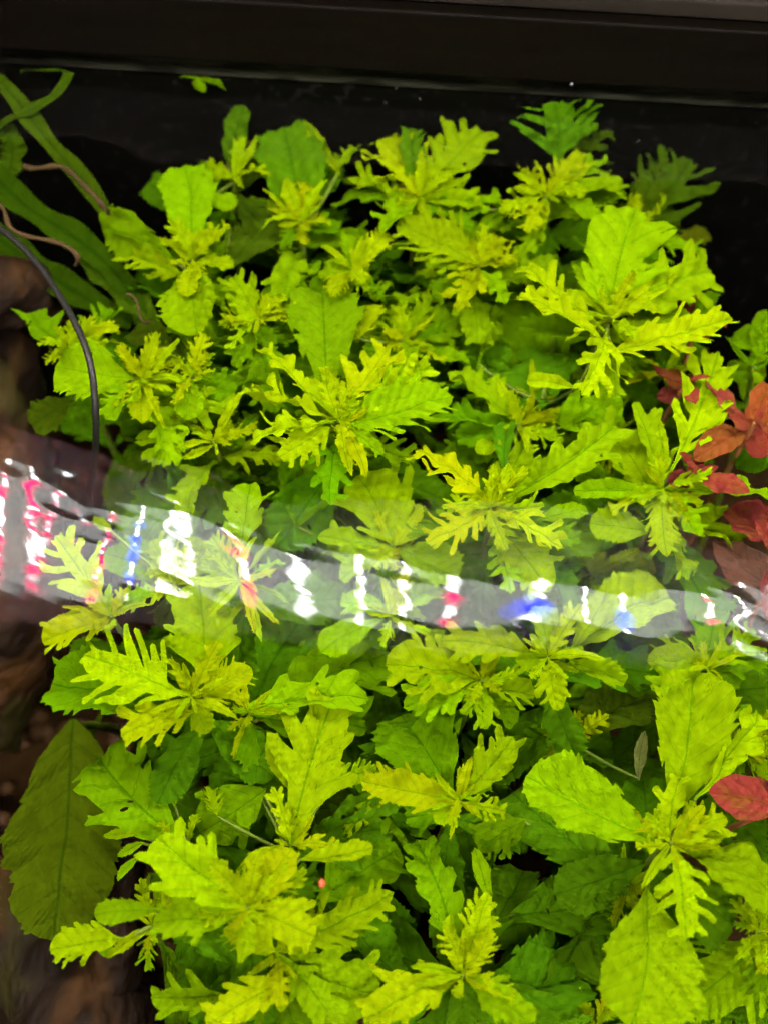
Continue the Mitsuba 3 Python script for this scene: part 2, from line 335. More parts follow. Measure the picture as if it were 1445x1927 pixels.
def outline(kind, wr, rg):
    W = wr / 2
    t = np.linspace(0, 1, 60)
    if kind == 'o':
        e = W * envelope(t, .85, .75); e = np.maximum(e, .010 * (t < .5))
        return Polygon(np.vstack([np.stack([t, e], 1), np.stack([t, -e], 1)[::-1]])).buffer(0)
    a, b, f = {'s': (.80, .58, .98), 'e': (1.15, .50, .95), 'l': (1.0, .50, .56), 'd': (.95, .50, .30), 'c': (.75, .55, .50), 'n': (.9, .75, .92)}[kind]
    sides = []
    for sgn in (1, -1):
        fs = f + {'l': rg.uniform(-.16, .22), 'd': rg.uniform(-.06, .16), 'c': rg.uniform(-.05, .25)}.get(kind, 0)
        body = np.maximum(W * fs * envelope(t, a, b), .011 * (t < .96))
        body = body * (1 + .16 * (meshkit.noise(np.stack([t * 8, 0 * t, 0 * t + rg.uniform(0, 99)], 1)) - .5) * 2)
        sides.append(np.stack([t, sgn * body], 1))
    polys = [Polygon(np.vstack([sides[0], sides[1][::-1]])).buffer(0)]
    n = {'s': 26, 'e': 13, 'l': int(rg.integers(4, 7)), 'd': int(rg.integers(5, 7)), 'c': int(rg.integers(8, 11)), 'n': 4}[kind]
    lo = {'s': .35, 'e': .32, 'l': .26, 'd': .26, 'c': .16, 'n': .45}[kind]
    for sgn in (1, -1):
        for k in range(n):
            tk = lo + (.97 - lo) * (k + rg.uniform(.1, .9)) / n
            env = W * float(envelope(np.array([tk]), a, b)[0]) * (rg.uniform(.9, 1.1) if kind in 'es' else rg.uniform(.66, 1.16))
            if kind in 'es':
                x0 = tk - (.045 if kind == 'e' else .01); env *= 1.03
                polys.append(Polygon([(x0 - .035, sgn * env * .80), (tk + .012 + .01 * rg.random(), sgn * env * rg.uniform(.98, 1.07) if kind == 'e' else sgn * env * rg.uniform(.94, 1.0)), (tk + .016, sgn * env * .80)]).buffer(0))
                continue
            fwd = {'l': .70, 'd': .72, 'c': .85, 'n': 1.6}[kind] * rg.uniform(.6, 1.45)
            tip = np.array([min(tk + .04, 1.02), sgn * env])
            x0 = max(tip[0] - env * fwd - .02, .06)
            hb = {'l': .066, 'd': .048, 'c': .026, 'n': .03}[kind] * rg.uniform(.6, 1.5)
            ht = {'l': .036, 'd': .026, 'c': .016, 'n': .010}[kind] * rg.uniform(.6, 1.5)
            if kind in 'lc' and rg.random() < .12: continue
            polys.append(finger(x0, tip[0], tip[1], hb, ht, sgn * rg.uniform(-.02, .03)))
            if kind in 'ld':
                for m in range(2 if kind == 'l' else 1):
                    s = rg.uniform(.55, .85)
                    q = np.array([x0 + (tip[0] - x0) * s, tip[1] * s])
                    o = rg.choice([-1, 1])
                    tip2 = q + np.array([.055 - .02 * o, sgn * (.022 - .03 * o * .3)]) * rg.uniform(.7, 1.3)
                    polys.append(Polygon([(q[0] - .03, q[1]), tip2 + [0, .004], tip2 - [0, .004], (q[0] + .02, q[1])]).buffer(.003))
    # the end lobe with its teeth
    if kind not in 'es':
        for da in ((-.5, 0, .5) if kind in 'ld' else (0,)):
            polys.append(finger(.80, 1.0 - abs(da) * .05, da * W * .42, .04 * min(1, wr * 3), .014, 0))
    if kind in 'el' and rg.random() < .16:
        from shapely import affinity
        hs = [affinity.rotate(affinity.scale(Point(rg.uniform(.35, .85), rg.uniform(-.8, .8) * W).buffer(1, 5), rg.uniform(.012, .035), rg.uniform(.008, .018)), rg.uniform(0, 180)) for _ in range(int(rg.integers(1, 4)))]
        polys = [unary_union(polys).difference(unary_union(hs))]
    g = unary_union(polys).buffer(.004).buffer(-.0065).buffer(.003)
    if g.geom_type == 'MultiPolygon': g = max(g.geoms, key=lambda s: s.area)
    return g
def triangulate(g, step):
    g = g.simplify(.002)
    g = shapely.segmentize(g, step)
    rings = [np.array(g.exterior.coords)[:-1]] + [np.array(h.coords)[:-1] for h in g.interiors if Polygon(h).area > 2e-4]
    b = np.vstack(rings)
    x0, y0, x1, y1 = g.bounds
    s = step * 1.15
    X, Y = np.meshgrid(np.arange(x0, x1, s), np.arange(y0, y1, s * .87), indexing='ij')
    X = X + (np.arange(Y.shape[1]) % 2)[None] * s / 2
    p = np.stack([X.ravel(), Y.ravel()], 1)
    inner = g.buffer(-s * .45)
    if not inner.is_empty: p = p[shapely.contains_xy(inner, p[:, 0], p[:, 1])]
    else: p = p[:0]
    pts = np.vstack([b, p])
    tri = Delaunay(pts).simplices
    c = pts[tri].mean(1)
    tri = tri[shapely.contains_xy(g, c[:, 0], c[:, 1])]
    a = pts[tri]; area = (a[:, 1, 0] - a[:, 0, 0]) * (a[:, 2, 1] - a[:, 0, 1]) - (a[:, 1, 1] - a[:, 0, 1]) * (a[:, 2, 0] - a[:, 0, 0])
    tri[area < 0] = tri[area < 0][:, ::-1]
    tri = tri[np.abs(area) > 1e-7]
    return pts, tri
def leaf(holder, kind, B, T, width, tint, rg, arch=0.10, fold=None, roll=None, normal=(0, 0, 1), name='leaf', label=None, curl=None):
    """One leaf from its foot B to its tip T (metres); width in metres."""
    B, T = np.asarray(B, float), np.asarray(T, float)
    L = np.linalg.norm(T - B)
    wr = min(max(width / L, .05), 1.3)
    pts, tri = triangulate(outline(kind, wr, rg), .026 if L > .02 else .036 if L > .012 else .06)
    s, y = np.clip(pts[:, 0], 0, 1.05), pts[:, 1]
    nrm = unit(np.asarray(normal, float) + rg.normal(0, .10, 3))
    d = unit(T - B); nrm = unit(nrm - d * (nrm @ d))
    C = (B + T) / 2 + nrm * L * arch + np.cross(nrm, d) * L * rg.uniform(-.09, .09)
    S = s[:, None]
    mid = (1 - S) ** 2 * B + 2 * S * (1 - S) * C + S ** 2 * T
    tan = 2 * (1 - S) * (C - B) + 2 * S * (T - C); tan /= np.linalg.norm(tan, axis=1, keepdims=True)
    lat = np.cross(nrm[None], tan); lat /= np.linalg.norm(lat, axis=1, keepdims=True)
    nn = np.cross(tan, lat)
    rl = rg.normal(0, .30) if roll is None else roll
    lat, nn = lat * math.cos(rl) + nn * math.sin(rl), nn * math.cos(rl) - lat * math.sin(rl)
    fo = rg.uniform(.02, .62) if fold is None else fold
    ay = np.abs(y); W = wr / 2
    z = ay * math.sin(fo)
    q = (ay / max(W, 1e-6)) ** 1.4
    ru = {'s': .05, 'e': .035, 'l': .06, 'd': .08, 'c': .06, 'n': .03, 'o': .03}[kind] * min(1.0, wr * 2)
    ph = rg.uniform(0, 6.28, 2)
    z = z + ru * q * np.sin(2 * math.pi * (s * rg.uniform(2.2, 3.6)) + np.where(y > 0, ph[0], ph[1]))
    z = z + .06 * (meshkit.noise(np.stack([s * 12 + rg.uniform(0, 99), y * 16, 0 * s + rg.uniform(0, 99)], 1)) - .5) * min(1, wr * 2) + .10 * (meshkit.noise(np.stack([s * 5 + rg.uniform(0, 99), y * 9, 0 * s + rg.uniform(0, 99)], 1)) - .5)
    cu = rg.uniform(-.10, .06) if curl is None else curl
    z = z + cu * np.clip((s - .55) / .45, 0, 1.2) ** 2
    P = mid + (lat * (y * math.cos(fo))[:, None] + nn * z[:, None]) * L
    LEAF_NO[0] += 1
    nl = {'s': 9, 'e': 8, 'l': 6, 'd': 6, 'c': 10, 'n': 4, 'o': 6}[kind]
    sl = {'s': .7, 'e': .75, 'l': .72, 'd': .72, 'c': .85, 'n': 1.2, 'o': 1.0}[kind]
    u = 64.0 * (LEAF_NO[0] % 800) + 8 + (s - ay * sl) * nl
    v = 4.0 * tint + np.clip(y, -1.5, 1.5)
    P[:, 2] = np.minimum(P[:, 2], -0.0018); P[:, 1] = np.minimum(P[:, 1], BACK_Y - 0.003)
    P[:, 2] = np.maximum(P[:, 2], FLOOR_Z + .006)
    return part(holder, name, (P, tri), 'm_leaf', True, uv=np.stack([u, v], 1), label=label)

MASS = Polygon([(230, 350), (390, 250), (520, 235), (700, 260), (930, 260), (1010, 230), (1120, 230), (1270, 330), (1330, 470), (1445, 700), (1600, 900), (1600, 2200), (330, 2200),
                (330, 1650), (230, 1440), (140, 1330), (120, 1190), (260, 1020), (330, 960), (200, 800), (90, 760), (90, 600), (210, 440)])
def depth_of(py):
    return -0.016 - 0.058 * np.clip((py - 230) / 1650.0, 0, 1.1)
GROUP = 'lobed yellow-green stem plants growing in the tank'
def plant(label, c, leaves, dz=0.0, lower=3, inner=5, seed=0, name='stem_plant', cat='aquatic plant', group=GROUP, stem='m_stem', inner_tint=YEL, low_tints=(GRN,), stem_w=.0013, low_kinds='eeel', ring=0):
    """c: pixel of the growing tip. leaves: (kind, tip x, tip y, width in px, tint[, {b: foot pixel, z: rise of the tip over the foot in mm, dz: height of the foot over the head in mm, ...}])."""
    rg = np.random.default_rng(1000 + seed)
    k = thing(name, label, cat, group)
    z0 = depth_of(c[1]) + dz
    H = at_z(c[0], c[1], z0)
    lean = rg.uniform(-.012, .012, 2)
    foot = np.array([H[0] + lean[0], H[1] + lean[1] - .004, FLOOR_Z + .002])
    foot[1] = min(foot[1], BACK_Y - .012)
    path = spline([foot, (foot + H) / 2 + [rg.uniform(-.004, .004), rg.uniform(-.004, .004), 0], H], 14)
    part(k, 'stem', tube(path, np.linspace(stem_w * 1.25, stem_w * .6, 14), 8), stem)
    for i, lf in enumerate(leaves):
        kind, tx, ty, w, tint = lf[:5]
        if kind == 'l' and tint == YEL and c[1] < 1000: kind = 'd' if i % 3 else 'c'
        o = dict(lf[5]) if len(lf) > 5 else {}
        old = tint in (MID, GRN, DRK, OLV)
        zb = z0 + o.pop('dz', -6.0 * (tint >= GRN) - 2.0 * (tint == MID) - .5 * i % 2) / 1000
        b = o.pop('b', None)
        Bp = at_z(b[0], b[1], zb) if b else np.array([*(H[:2] + (path[-2][:2] - H[:2]) * 0), zb])
        if not b and zb < z0 - .001:
            Bp[:2] = [np.interp(zb, path[:, 2], path[:, 0]), np.interp(zb, path[:, 2], path[:, 1])]
        Lp = math.hypot(tx - (b or c)[0], ty - (b or c)[1]) / FPX * .34
        rise = o.pop('z', None)
        zt = zb + (rise / 1000 if rise is not None else (-.22 * Lp if old else .06 * Lp))
        zt = min(zt, -.003)
        Tp = at_z(tx, ty, zt)
        if Tp[1] > BACK_Y - .004:
            d = ray(tx, ty); Tp = CAM + d * ((BACK_Y - .004) / d[1])
        wm = w * (1.16 if kind in 'ld' and w > 40 else 1.06) / FPX * np.linalg.norm((Bp + Tp) / 2 - CAM)
        if b:   # a leaf stalk back to the stem
            hs = np.array([np.interp(zb - .004, path[:, 2], path[:, 0]), np.interp(zb - .004, path[:, 2], path[:, 1]), zb - .004])
            if .002 < np.linalg.norm(hs - Bp) < .05:
                pth = spline([hs, (hs + Bp) / 2 - [0, 0, .0012], Bp + (Tp - Bp) * .06 - [0, 0, .0004]], 8)
                part(k, 'leaf_stalk', tube(pth, np.linspace(.0007, .00045, 8), 6), stem)
        leaf(k, kind, Bp, Tp, wm, tint, rg, **{'arch': .12 if old else .07, **o})
    # the whorl just under the head
    for i in range(ring):
        a = i * 6.283 / max(ring, 1) + rg.uniform(-.5, .5); ln = rg.uniform(.019, .031)
        zb = z0 - rg.uniform(.009, .014)
        hs = np.array([np.interp(zb, path[:, 2], path[:, 0]), np.interp(zb, path[:, 2], path[:, 1]), zb])
        Tp = hs + [ln * math.cos(a), ln * math.sin(a), ln * rg.uniform(-.15, .30)]
        if MASS.contains(Point(*to_px(Tp))) and Tp[1] < BACK_Y - .006:
            kd = str(rg.choice(['l', 'd', 'c', 'd']))
            leaf(k, kd, hs, Tp, ln * rg.uniform(.40, .62), int(rg.choice([LIM, LIM, MID])), rg, arch=rg.uniform(.05, .2))
    # the small leaves of the growing tip
    for i in range(inner):
        a = i * 2.4 + rg.uniform(0, 1); ln = rg.uniform(.004, .008) if i < inner // 3 else rg.uniform(.007, .0155)
        Tp = H + [ln * math.cos(a), ln * math.sin(a), ln * rg.uniform(.1, .8)]
        kd = str(rg.choice(['n', 'n', 'd', 'd', 'c'])) if inner_tint != RED else 'o'
        leaf(k, kd, H + [0, 0, rg.uniform(-.002, .001)], Tp, ln * (rg.uniform(.16, .30) if kd == 'n' else rg.uniform(.34, .6)), inner_tint, rg, arch=rg.uniform(-.05, .22), curl=rg.uniform(-.25, .25))
    # old leaves lower on the stem; dark green is partly age, partly painted shade
    for j in range(lower):
        zb = z0 - .018 - .020 * j - rg.uniform(0, .006)
        if zb < FLOOR_Z + .03: break
        hs = np.array([np.interp(zb, path[:, 2], path[:, 0]), np.interp(zb, path[:, 2], path[:, 1]), zb])
        a0 = rg.uniform(0, 6.28)
        for q in range(3):
            for tries in range(6):
                a = a0 + q * 2.09 + rg.uniform(-.5, .5); ln = rg.uniform(.024, .042)
                Tp = hs + [ln * math.cos(a), ln * math.sin(a), -ln * rg.uniform(-.05, .35)]
                if MASS.contains(Point(*to_px(Tp))) and Tp[1] < BACK_Y - .006 and abs(Tp[0]) < WALL_X - .01: break
            else: continue
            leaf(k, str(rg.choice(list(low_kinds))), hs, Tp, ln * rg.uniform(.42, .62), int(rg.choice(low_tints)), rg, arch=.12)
    return k

N = dict
PLANTS = [
 ('plant with one tall serrated leaf over its head, nearest the ribbon leaves', (363, 490), 0, [
   ('e', 350, 312, 96, LIM, N(z=4, arch=.04)), ('e', 192, 428, 84, MID, N(b=(335, 490), arch=.2)), ('n', 295, 443, 30, YEL), ('e', 440, 508, 38, YEL), ('e', 352, 556, 46, YEL),
   ('e', 368, 626, 112, LIM, N(dz=-4)), ('e', 268, 338, 56, GRN, N(b=(340, 420)))]),
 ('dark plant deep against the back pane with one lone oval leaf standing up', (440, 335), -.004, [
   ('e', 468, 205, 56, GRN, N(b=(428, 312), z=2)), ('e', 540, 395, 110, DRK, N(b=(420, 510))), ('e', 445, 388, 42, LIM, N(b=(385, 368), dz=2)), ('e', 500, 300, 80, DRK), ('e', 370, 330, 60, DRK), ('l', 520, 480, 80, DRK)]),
 ('plant at the back pane with a broad dark leaf behind its small spiky head', (568, 418), 0, [
   ('e', 530, 222, 120, GRN, N(z=5, arch=.03)), ('n', 576, 232, 22, LIM, N(b=(640, 330), dz=2)), ('n', 496, 360, 16, YEL), ('n', 503, 388, 14, YEL), ('n', 538, 335, 30, YEL), ('d', 574, 345, 32, YEL), ('d', 612, 410, 36, YEL), ('d', 572, 462, 30, YEL),
   ('n', 524, 424, 20, YEL), ('l', 668, 272, 40, LIM, N(b=(628, 335))), ('e', 632, 300, 60, GRN), ('l', 640, 430, 50, MID), ('l', 530, 470, 40, MID)]),
 ('broad ruffled plant in the middle of the back row with large lobed yellow leaves', (790, 372), 0, [
   ('l', 716, 262, 108, YEL, N(arch=.10)), ('l', 776, 236, 50, GRN, N(dz=-3)), ('l', 908, 242, 104, LIM), ('l', 905, 378, 80, LIM), ('e', 624, 374, 86, MID, N(dz=-2)), ('l', 716, 436, 60, LIM), ('n', 762, 422, 30, YEL), ('n', 803, 428, 30, LIM),
   ('l', 888, 432, 66, MID), ('n', 880, 452, 26, MID, N(b=(965, 385), dz=-4)), ('l', 840, 300, 60, YEL), ('d', 760, 310, 60, YEL)]),
 ('plant with a long comb-edged leaf pointing left, just below the ruffled back-row plant', (900, 500), .002, [
   ('c', 746, 425, 118, LIM), ('l', 860, 584, 86, YEL), ('l', 955, 450, 58, YEL), ('l', 952, 568, 44, LIM), ('n', 886, 452, 28, YEL), ('d', 972, 482, 34, YEL), ('d', 800, 500, 40, LIM), ('l', 815, 560, 50, MID), ('e', 850, 450, 60, MID)]),
 ('small pale plant between the two spiky heads of the upper left middle', (662, 510), 0, [
   ('l', 730, 436, 56, YEL), ('n', 612, 494, 24, YEL), ('d', 694, 548, 32, YEL), ('l', 628, 562, 42, YEL), ('d', 730, 560, 40, MID), ('l', 600, 520, 40, LIM), ('d', 655, 440, 30, LIM), ('e', 590, 560, 50, MID)]),
 ('plant whose darker deeply cut leaf reaches highest of all, touching the waterline', (1026, 368), .002, [
   ('d', 1040, 158, 150, GRN, N(b=(1050, 312), dz=0, z=3, arch=.02, roll=0, fold=.1)), ('l', 1096, 294, 66, YEL), ('l', 982, 320, 58, YEL), ('l', 1176, 344, 60, LIM), ('e', 1122, 422, 48, LIM, N(b=(1052, 368), arch=.18)), ('d', 938, 400, 44, YEL),
   ('d', 990, 436, 48, YEL), ('n', 1022, 430, 16, YEL), ('n', 966, 348, 20, YEL), ('d', 1152, 247, 46, DRK, N(b=(1062, 312))), ('d', 1148, 300, 40, LIM)]),
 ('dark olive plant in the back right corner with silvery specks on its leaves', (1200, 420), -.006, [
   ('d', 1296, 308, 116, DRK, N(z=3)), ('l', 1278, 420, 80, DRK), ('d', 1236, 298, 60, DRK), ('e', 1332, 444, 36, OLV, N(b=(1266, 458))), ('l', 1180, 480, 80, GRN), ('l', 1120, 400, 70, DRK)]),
 ('largest bright plant at upper right, leaves spread like a star under one upright leaf', (1148, 598), .010, [
   ('l', 1192, 406, 138, LIM, N(z=4, arch=.05, roll=0)), ('l', 1348, 500, 104, LIM, N(b=(1160, 580))), ('n', 1268, 522, 44, YEL), ('d', 974, 487, 66, YEL, N(b=(1134, 628))), ('l', 972, 560, 70, YEL, N(b=(1142, 650), dz=1)), ('l', 1098, 742, 92, YEL, N(b=(1140, 625), arch=.12)),
   ('l', 1373, 604, 84, YEL, N(b=(1150, 662), dz=1)), ('n', 1066, 542, 18, YEL), ('n', 1234, 634, 16, YEL), ('n', 1192, 632, 13, YEL), ('n', 1186, 652, 13, YEL), ('n', 1068, 578, 15, YEL), ('n', 1078, 504, 34, LIM), ('d', 1096, 446, 26, LIM),
   ('e', 990, 716, 32, YEL, N(b=(1090, 732), dz=-3)), ('n', 1060, 640, 22, YEL)]),
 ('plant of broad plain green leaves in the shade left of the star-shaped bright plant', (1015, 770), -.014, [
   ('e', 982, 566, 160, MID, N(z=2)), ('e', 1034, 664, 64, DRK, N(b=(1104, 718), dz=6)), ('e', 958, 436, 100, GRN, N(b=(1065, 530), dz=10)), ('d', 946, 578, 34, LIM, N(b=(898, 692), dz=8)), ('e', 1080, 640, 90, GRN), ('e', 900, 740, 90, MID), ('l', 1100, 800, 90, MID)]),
 ('large many-fingered plant left of centre under one tall plain green leaf', (638, 792), .008, [
   ('e', 606, 530, 134, MID, N(b=(616, 745), dz=-5, z=5, arch=.03, roll=0)), ('c', 850, 748, 128, LIM, N(b=(662, 805), roll=0)), ('d', 814, 692, 66, YEL), ('d', 732, 656, 98, YEL), ('n', 607, 695, 27, YEL, N(b=(642, 756))), ('d', 491, 656, 44, YEL, N(b=(600, 775))), ('n', 530, 684, 25, YEL),
   ('n', 577, 709, 24, YEL), ('d', 456, 744, 78, YEL), ('d', 472, 818, 66, YEL), ('l', 526, 864, 92, YEL, N(b=(622, 805))), ('n', 661, 898, 28, YEL), ('n', 688, 901, 28, YEL), ('l', 684, 802, 42, YEL), ('n', 656, 842, 32, YEL), ('c', 720, 858, 50, LIM)]),
 ('small head with curled narrow lobes left of the tall plain green leaf', (486, 602), 0, [
   ('d', 412, 612, 50, YEL), ('d', 434, 656, 34, YEL), ('d', 438, 523, 66, LIM), ('e', 592, 478, 76, MID), ('n', 449, 572, 16, YEL), ('d', 558, 582, 50, YEL), ('l', 516, 656, 66, MID), ('d', 520, 550, 30, YEL), ('l', 440, 690, 50, MID)]),
 ('pale plant with wavy stubby lobes deep in the centre of the upper half', (762, 640), -.006, [
   ('l', 712, 566, 56, YEL, N(b=(668, 640), dz=4)), ('d', 752, 570, 34, YEL), ('d', 838, 680, 34, YEL), ('d', 814, 556, 40, LIM), ('d', 724, 660, 36, YEL), ('l', 888, 596, 70, MID), ('l', 856, 640, 60, MID), ('d', 800, 610, 30, YEL), ('l', 770, 720, 60, LIM), ('e', 690, 700, 70, MID)]),
 ('plant with jagged side leaf and short curled tips above a dark upright leaf', (975, 800), -.002, [
   ('l', 848, 696, 92, LIM), ('n', 928, 708, 24, YEL), ('l', 1172, 756, 112, LIM, N(b=(1052, 805))), ('d', 1052, 782, 40, YEL), ('d', 1010, 830, 40, YEL), ('e', 956, 788, 44, GRN, N(b=(948, 894), dz=4)), ('e', 893, 842, 30, YEL, N(b=(940, 842))), ('d', 1060, 830, 40, LIM), ('l', 800, 800, 80, MID), ('e', 860, 830, 60, MID)]),
 ('bright plant right of centre with one long arrow-shaped leaf to the upper right', (922, 956), .010, [
   ('d', 783, 843, 92, YEL), ('l', 1162, 795, 84, LIM, N(b=(935, 945), roll=0)), ('n', 932, 868, 24, YEL), ('n', 957, 870, 22, YEL), ('d', 830, 953, 46, YEL), ('d', 802, 1024, 86, YEL), ('d', 1058, 1030, 66, YEL), ('d', 1022, 952, 44, YEL), ('n', 918, 986, 14, YEL), ('n', 868, 950, 18, YEL), ('n', 884, 976, 14, YEL),
   ('e', 1108, 956, 38, LIM, N(b=(1000, 985), dz=-5)), ('e', 1124, 1000, 96, MID, N(b=(985, 1040), dz=-12)), ('l', 1032, 1114, 86, LIM, N(dz=-10))]),
 ('plant beside the red leaves at right with one tall toothed leaf and drooping fingers', (1248, 922), .006, [
   ('d', 1344, 676, 84, YEL, N(b=(1258, 892), arch=.05, roll=0)), ('n', 1233, 780, 25, YEL, N(b=(1256, 892))), ('l', 1190, 764, 54, LIM), ('e', 1144, 812, 86, LIM, N(dz=-6)), ('e', 1078, 921, 38, LIM), ('d', 1147, 958, 46, YEL), ('l', 1253, 1044, 74, YEL), ('l', 1312, 1012, 56, LIM),
   ('e', 1108, 985, 66, LIM, N(b=(1226, 1000), dz=-6)), ('l', 1452, 924, 46, LIM), ('l', 1320, 952, 52, YEL), ('d', 1292, 920, 34, YEL), ('d', 1290, 985, 34, YEL)]),
 ('plant with two broad flat lobed leaves just below the middle of the bright reflection', (905, 1281), .002, [
   ('l', 726, 1254, 120, LIM, N(roll=0)), ('l', 912, 1372, 70, LIM), ('l', 1006, 1308, 76, LIM), ('n', 930, 1258, 16, YEL), ('d', 870, 1345, 50, LIM), ('l', 760, 1330, 80, LIM), ('e', 960, 1370, 60, MID)]),
 ('upright plant with a small oval top leaf at the lower edge of the reflection', (1030, 1238), .010, [
   ('e', 1013, 1138, 60, LIM, N(z=3)), ('n', 982, 1200, 12, YEL), ('d', 1100, 1222, 46, LIM), ('n', 1088, 1265, 14, YEL), ('l', 1046, 1336, 62, YEL), ('l', 970, 1244, 50, LIM), ('e', 1176, 1286, 52, LIM, N(b=(1062, 1246))), ('e', 1264, 1106, 126, LIM, N(b=(1066, 1232), dz=-10)),
   ('e', 1140, 1118, 44, LIM, N(b=(1080, 1222), dz=-5)), ('l', 830, 1206, 86, LIM, N(b=(1020, 1242), dz=-4))]),
 ('plant at the right edge of the reflection with a comb-toothed leaf pointing left', (1328, 1258), -.002, [
   ('c', 1218, 1244, 84, LIM), ('l', 1225, 1300, 60, LIM), ('d', 1420, 1180, 70, LIM), ('d', 1390, 1290, 60, MID), ('l', 1350, 1120, 90, MID), ('l', 1440, 1240, 60, MID), ('l', 1400, 1380, 80, MID)]),
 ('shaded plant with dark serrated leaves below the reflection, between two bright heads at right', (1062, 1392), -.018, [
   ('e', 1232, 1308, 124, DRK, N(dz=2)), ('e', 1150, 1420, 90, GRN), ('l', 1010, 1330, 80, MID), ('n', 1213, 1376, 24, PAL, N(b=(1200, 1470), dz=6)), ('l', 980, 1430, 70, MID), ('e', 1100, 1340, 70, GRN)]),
 ('large plant at lower right with broad plain leaves around a small bright toothed crown', (1263, 1586), .012, [
   ('e', 988, 1462, 142, LIM, N(b=(1236, 1590), dz=-2, roll=0, arch=.12)), ('e', 1298, 1272, 158, LIM, N(b=(1256, 1545), dz=-8, roll=0)), ('l', 1426, 1340, 56, YEL, N(b=(1306, 1505), arch=.12)), ('l', 1276, 1456, 54, YEL), ('d', 1366, 1538, 80, YEL), ('n', 1350, 1594, 17, YEL), ('n', 1316, 1600, 13, YEL), ('n', 1370, 1574, 16, YEL),
   ('e', 1466, 1685, 160, LIM, N(b=(1284, 1596), dz=-3)), ('d', 1160, 1530, 40, YEL), ('d', 1289, 1766, 92, YEL, N(arch=.10, roll=0)), ('e', 1190, 1934, 176, LIM, N(b=(1214, 1668), dz=-9, roll=0)), ('e', 1376, 1746, 128, GRN, N(b=(1276, 1636), dz=-12)), ('n', 1208, 1672, 20, YEL), ('n', 1306, 1668, 14, YEL)]),
 ('small toothed plant cut off by the right edge near the bottom, over a yellowish leaf', (1428, 1752), .006, [
   ('d', 1376, 1688, 40, LIM), ('d', 1382, 1738, 24, LIM), ('d', 1398, 1806, 34, LIM), ('d', 1442, 1834, 56, YEL), ('c', 1284, 1892, 150, LIM, N(b=(1424, 1768), dz=-10)), ('l', 1450, 1900, 80, MID), ('d', 1460, 1700, 40, YEL)]),
 ('plant of dark green saw-edged leaves left of the broad-leaved crown at lower right', (1178, 1672), -.012, [
   ('e', 960, 1488, 132, GRN, N(b=(1182, 1662), dz=8, roll=0)), ('e', 1168, 1690, 120, GRN, N(b=(942, 1726), dz=-4)), ('l', 902, 1600, 80, MID, N(b=(990, 1542), dz=6)), ('e', 1092, 1836, 160, GRN, N(b=(896, 1866), dz=-4)), ('d', 1090, 1790, 60, GRN), ('e', 1020, 1880, 110, GRN)]),
 ('plant at the bottom centre with two long upright narrow leaves and pale lobes', (870, 1836), .010, [
   ('l', 784, 1576, 66, MID, N(arch=.05, roll=0)), ('d', 920, 1680, 66, YEL), ('n', 892, 1596, 34, LIM, N(b=(922, 1700), dz=-4)), ('l', 684, 1920, 108, YEL), ('n', 773, 1818, 18, YEL), ('l', 1004, 1930, 68, LIM), ('e', 872, 1950, 66, GRN), ('n', 845, 1720, 40, YEL)]),
 ('spiky-crowned plant with a scalloped leaf reaching left under a big rounded one', (862, 1506), .006, [
   ('c', 680, 1470, 84, YEL, N(arch=.1)), ('n', 866, 1440, 18, YEL), ('n', 813, 1480, 24, YEL), ('l', 820, 1550, 58, YEL), ('n', 906, 1536, 16, YEL), ('n', 847, 1580, 10, YEL), ('l', 962, 1392, 80, LIM), ('e', 752, 1340, 158, MID, N(b=(852, 1495), dz=-8, roll=0)), ('d', 924, 1484, 44, LIM), ('l', 760, 1540, 70, MID, N(dz=-12))]),
 ('plant in the lower middle with one tall cleft leaf, side lobes like arms', (548, 1592), .004, [
   ('l', 628, 1316, 138, LIM, N(dz=0, arch=.06, roll=0)), ('d', 708, 1444, 44, LIM, N(b=(622, 1475), dz=1)), ('n', 502, 1400, 30, LIM, N(b=(548, 1490), dz=1)), ('l', 378, 1566, 110, MID, N(b=(502, 1484), dz=-6)), ('d', 392, 1478, 44, LIM, N(b=(412, 1540), dz=-4)), ('e', 400, 1450, 100, GRN, N(b=(490, 1490), dz=-8)), ('l', 720, 1560, 100, GRN, N(dz=-12))]),
 ('plant with wide flat leaves lying just right of the bright fringed plant', (470, 1345), -.004, [
   ('l', 694, 1308, 104, LIM, N(b=(440, 1345), roll=0)), ('l', 726, 1240, 140, MID, N(b=(520, 1332))), ('e', 500, 1440, 110, MID), ('e', 560, 1180, 110, GRN), ('l', 690, 1370, 100, MID)]),
 ('star-shaped brightest plant at lower left with four pointed toothed leaves', (469, 1708), .014, [
   ('l', 296, 1574, 134, YEL, N(roll=0)), ('l', 548, 1596, 86, YEL), ('e', 702, 1602, 46, YEL, N(b=(558, 1616))), ('d', 578, 1640, 56, YEL), ('l', 592, 1764, 86, YEL), ('l', 288, 1732, 90, LIM, N(b=(458, 1718))), ('e', 176, 1722, 44, LIM, N(b=(302, 1714))), ('n', 452, 1812, 32, YEL), ('n', 400, 1716, 20, YEL), ('d', 434, 1746, 34, YEL)]),
 ('plant with a broad five-lobed green leaf leaning left over the big olive leaf', (352, 1596), -.004, [
   ('l', 178, 1416, 140, MID, N(roll=0, dz=2)), ('n', 194, 1574, 18, LIM, N(b=(262, 1570))), ('n', 222, 1612, 20, LIM, N(b=(272, 1585))), ('n', 220, 1656, 18, LIM, N(b=(262, 1612))), ('n', 320, 1440, 26, LIM, N(b=(330, 1520))), ('n', 290, 1500, 20, LIM, N(b=(320, 1560)))]),
 ('small pale plant on bare brown ground with one blunt leaf to its left', (286, 1745), -.010, [
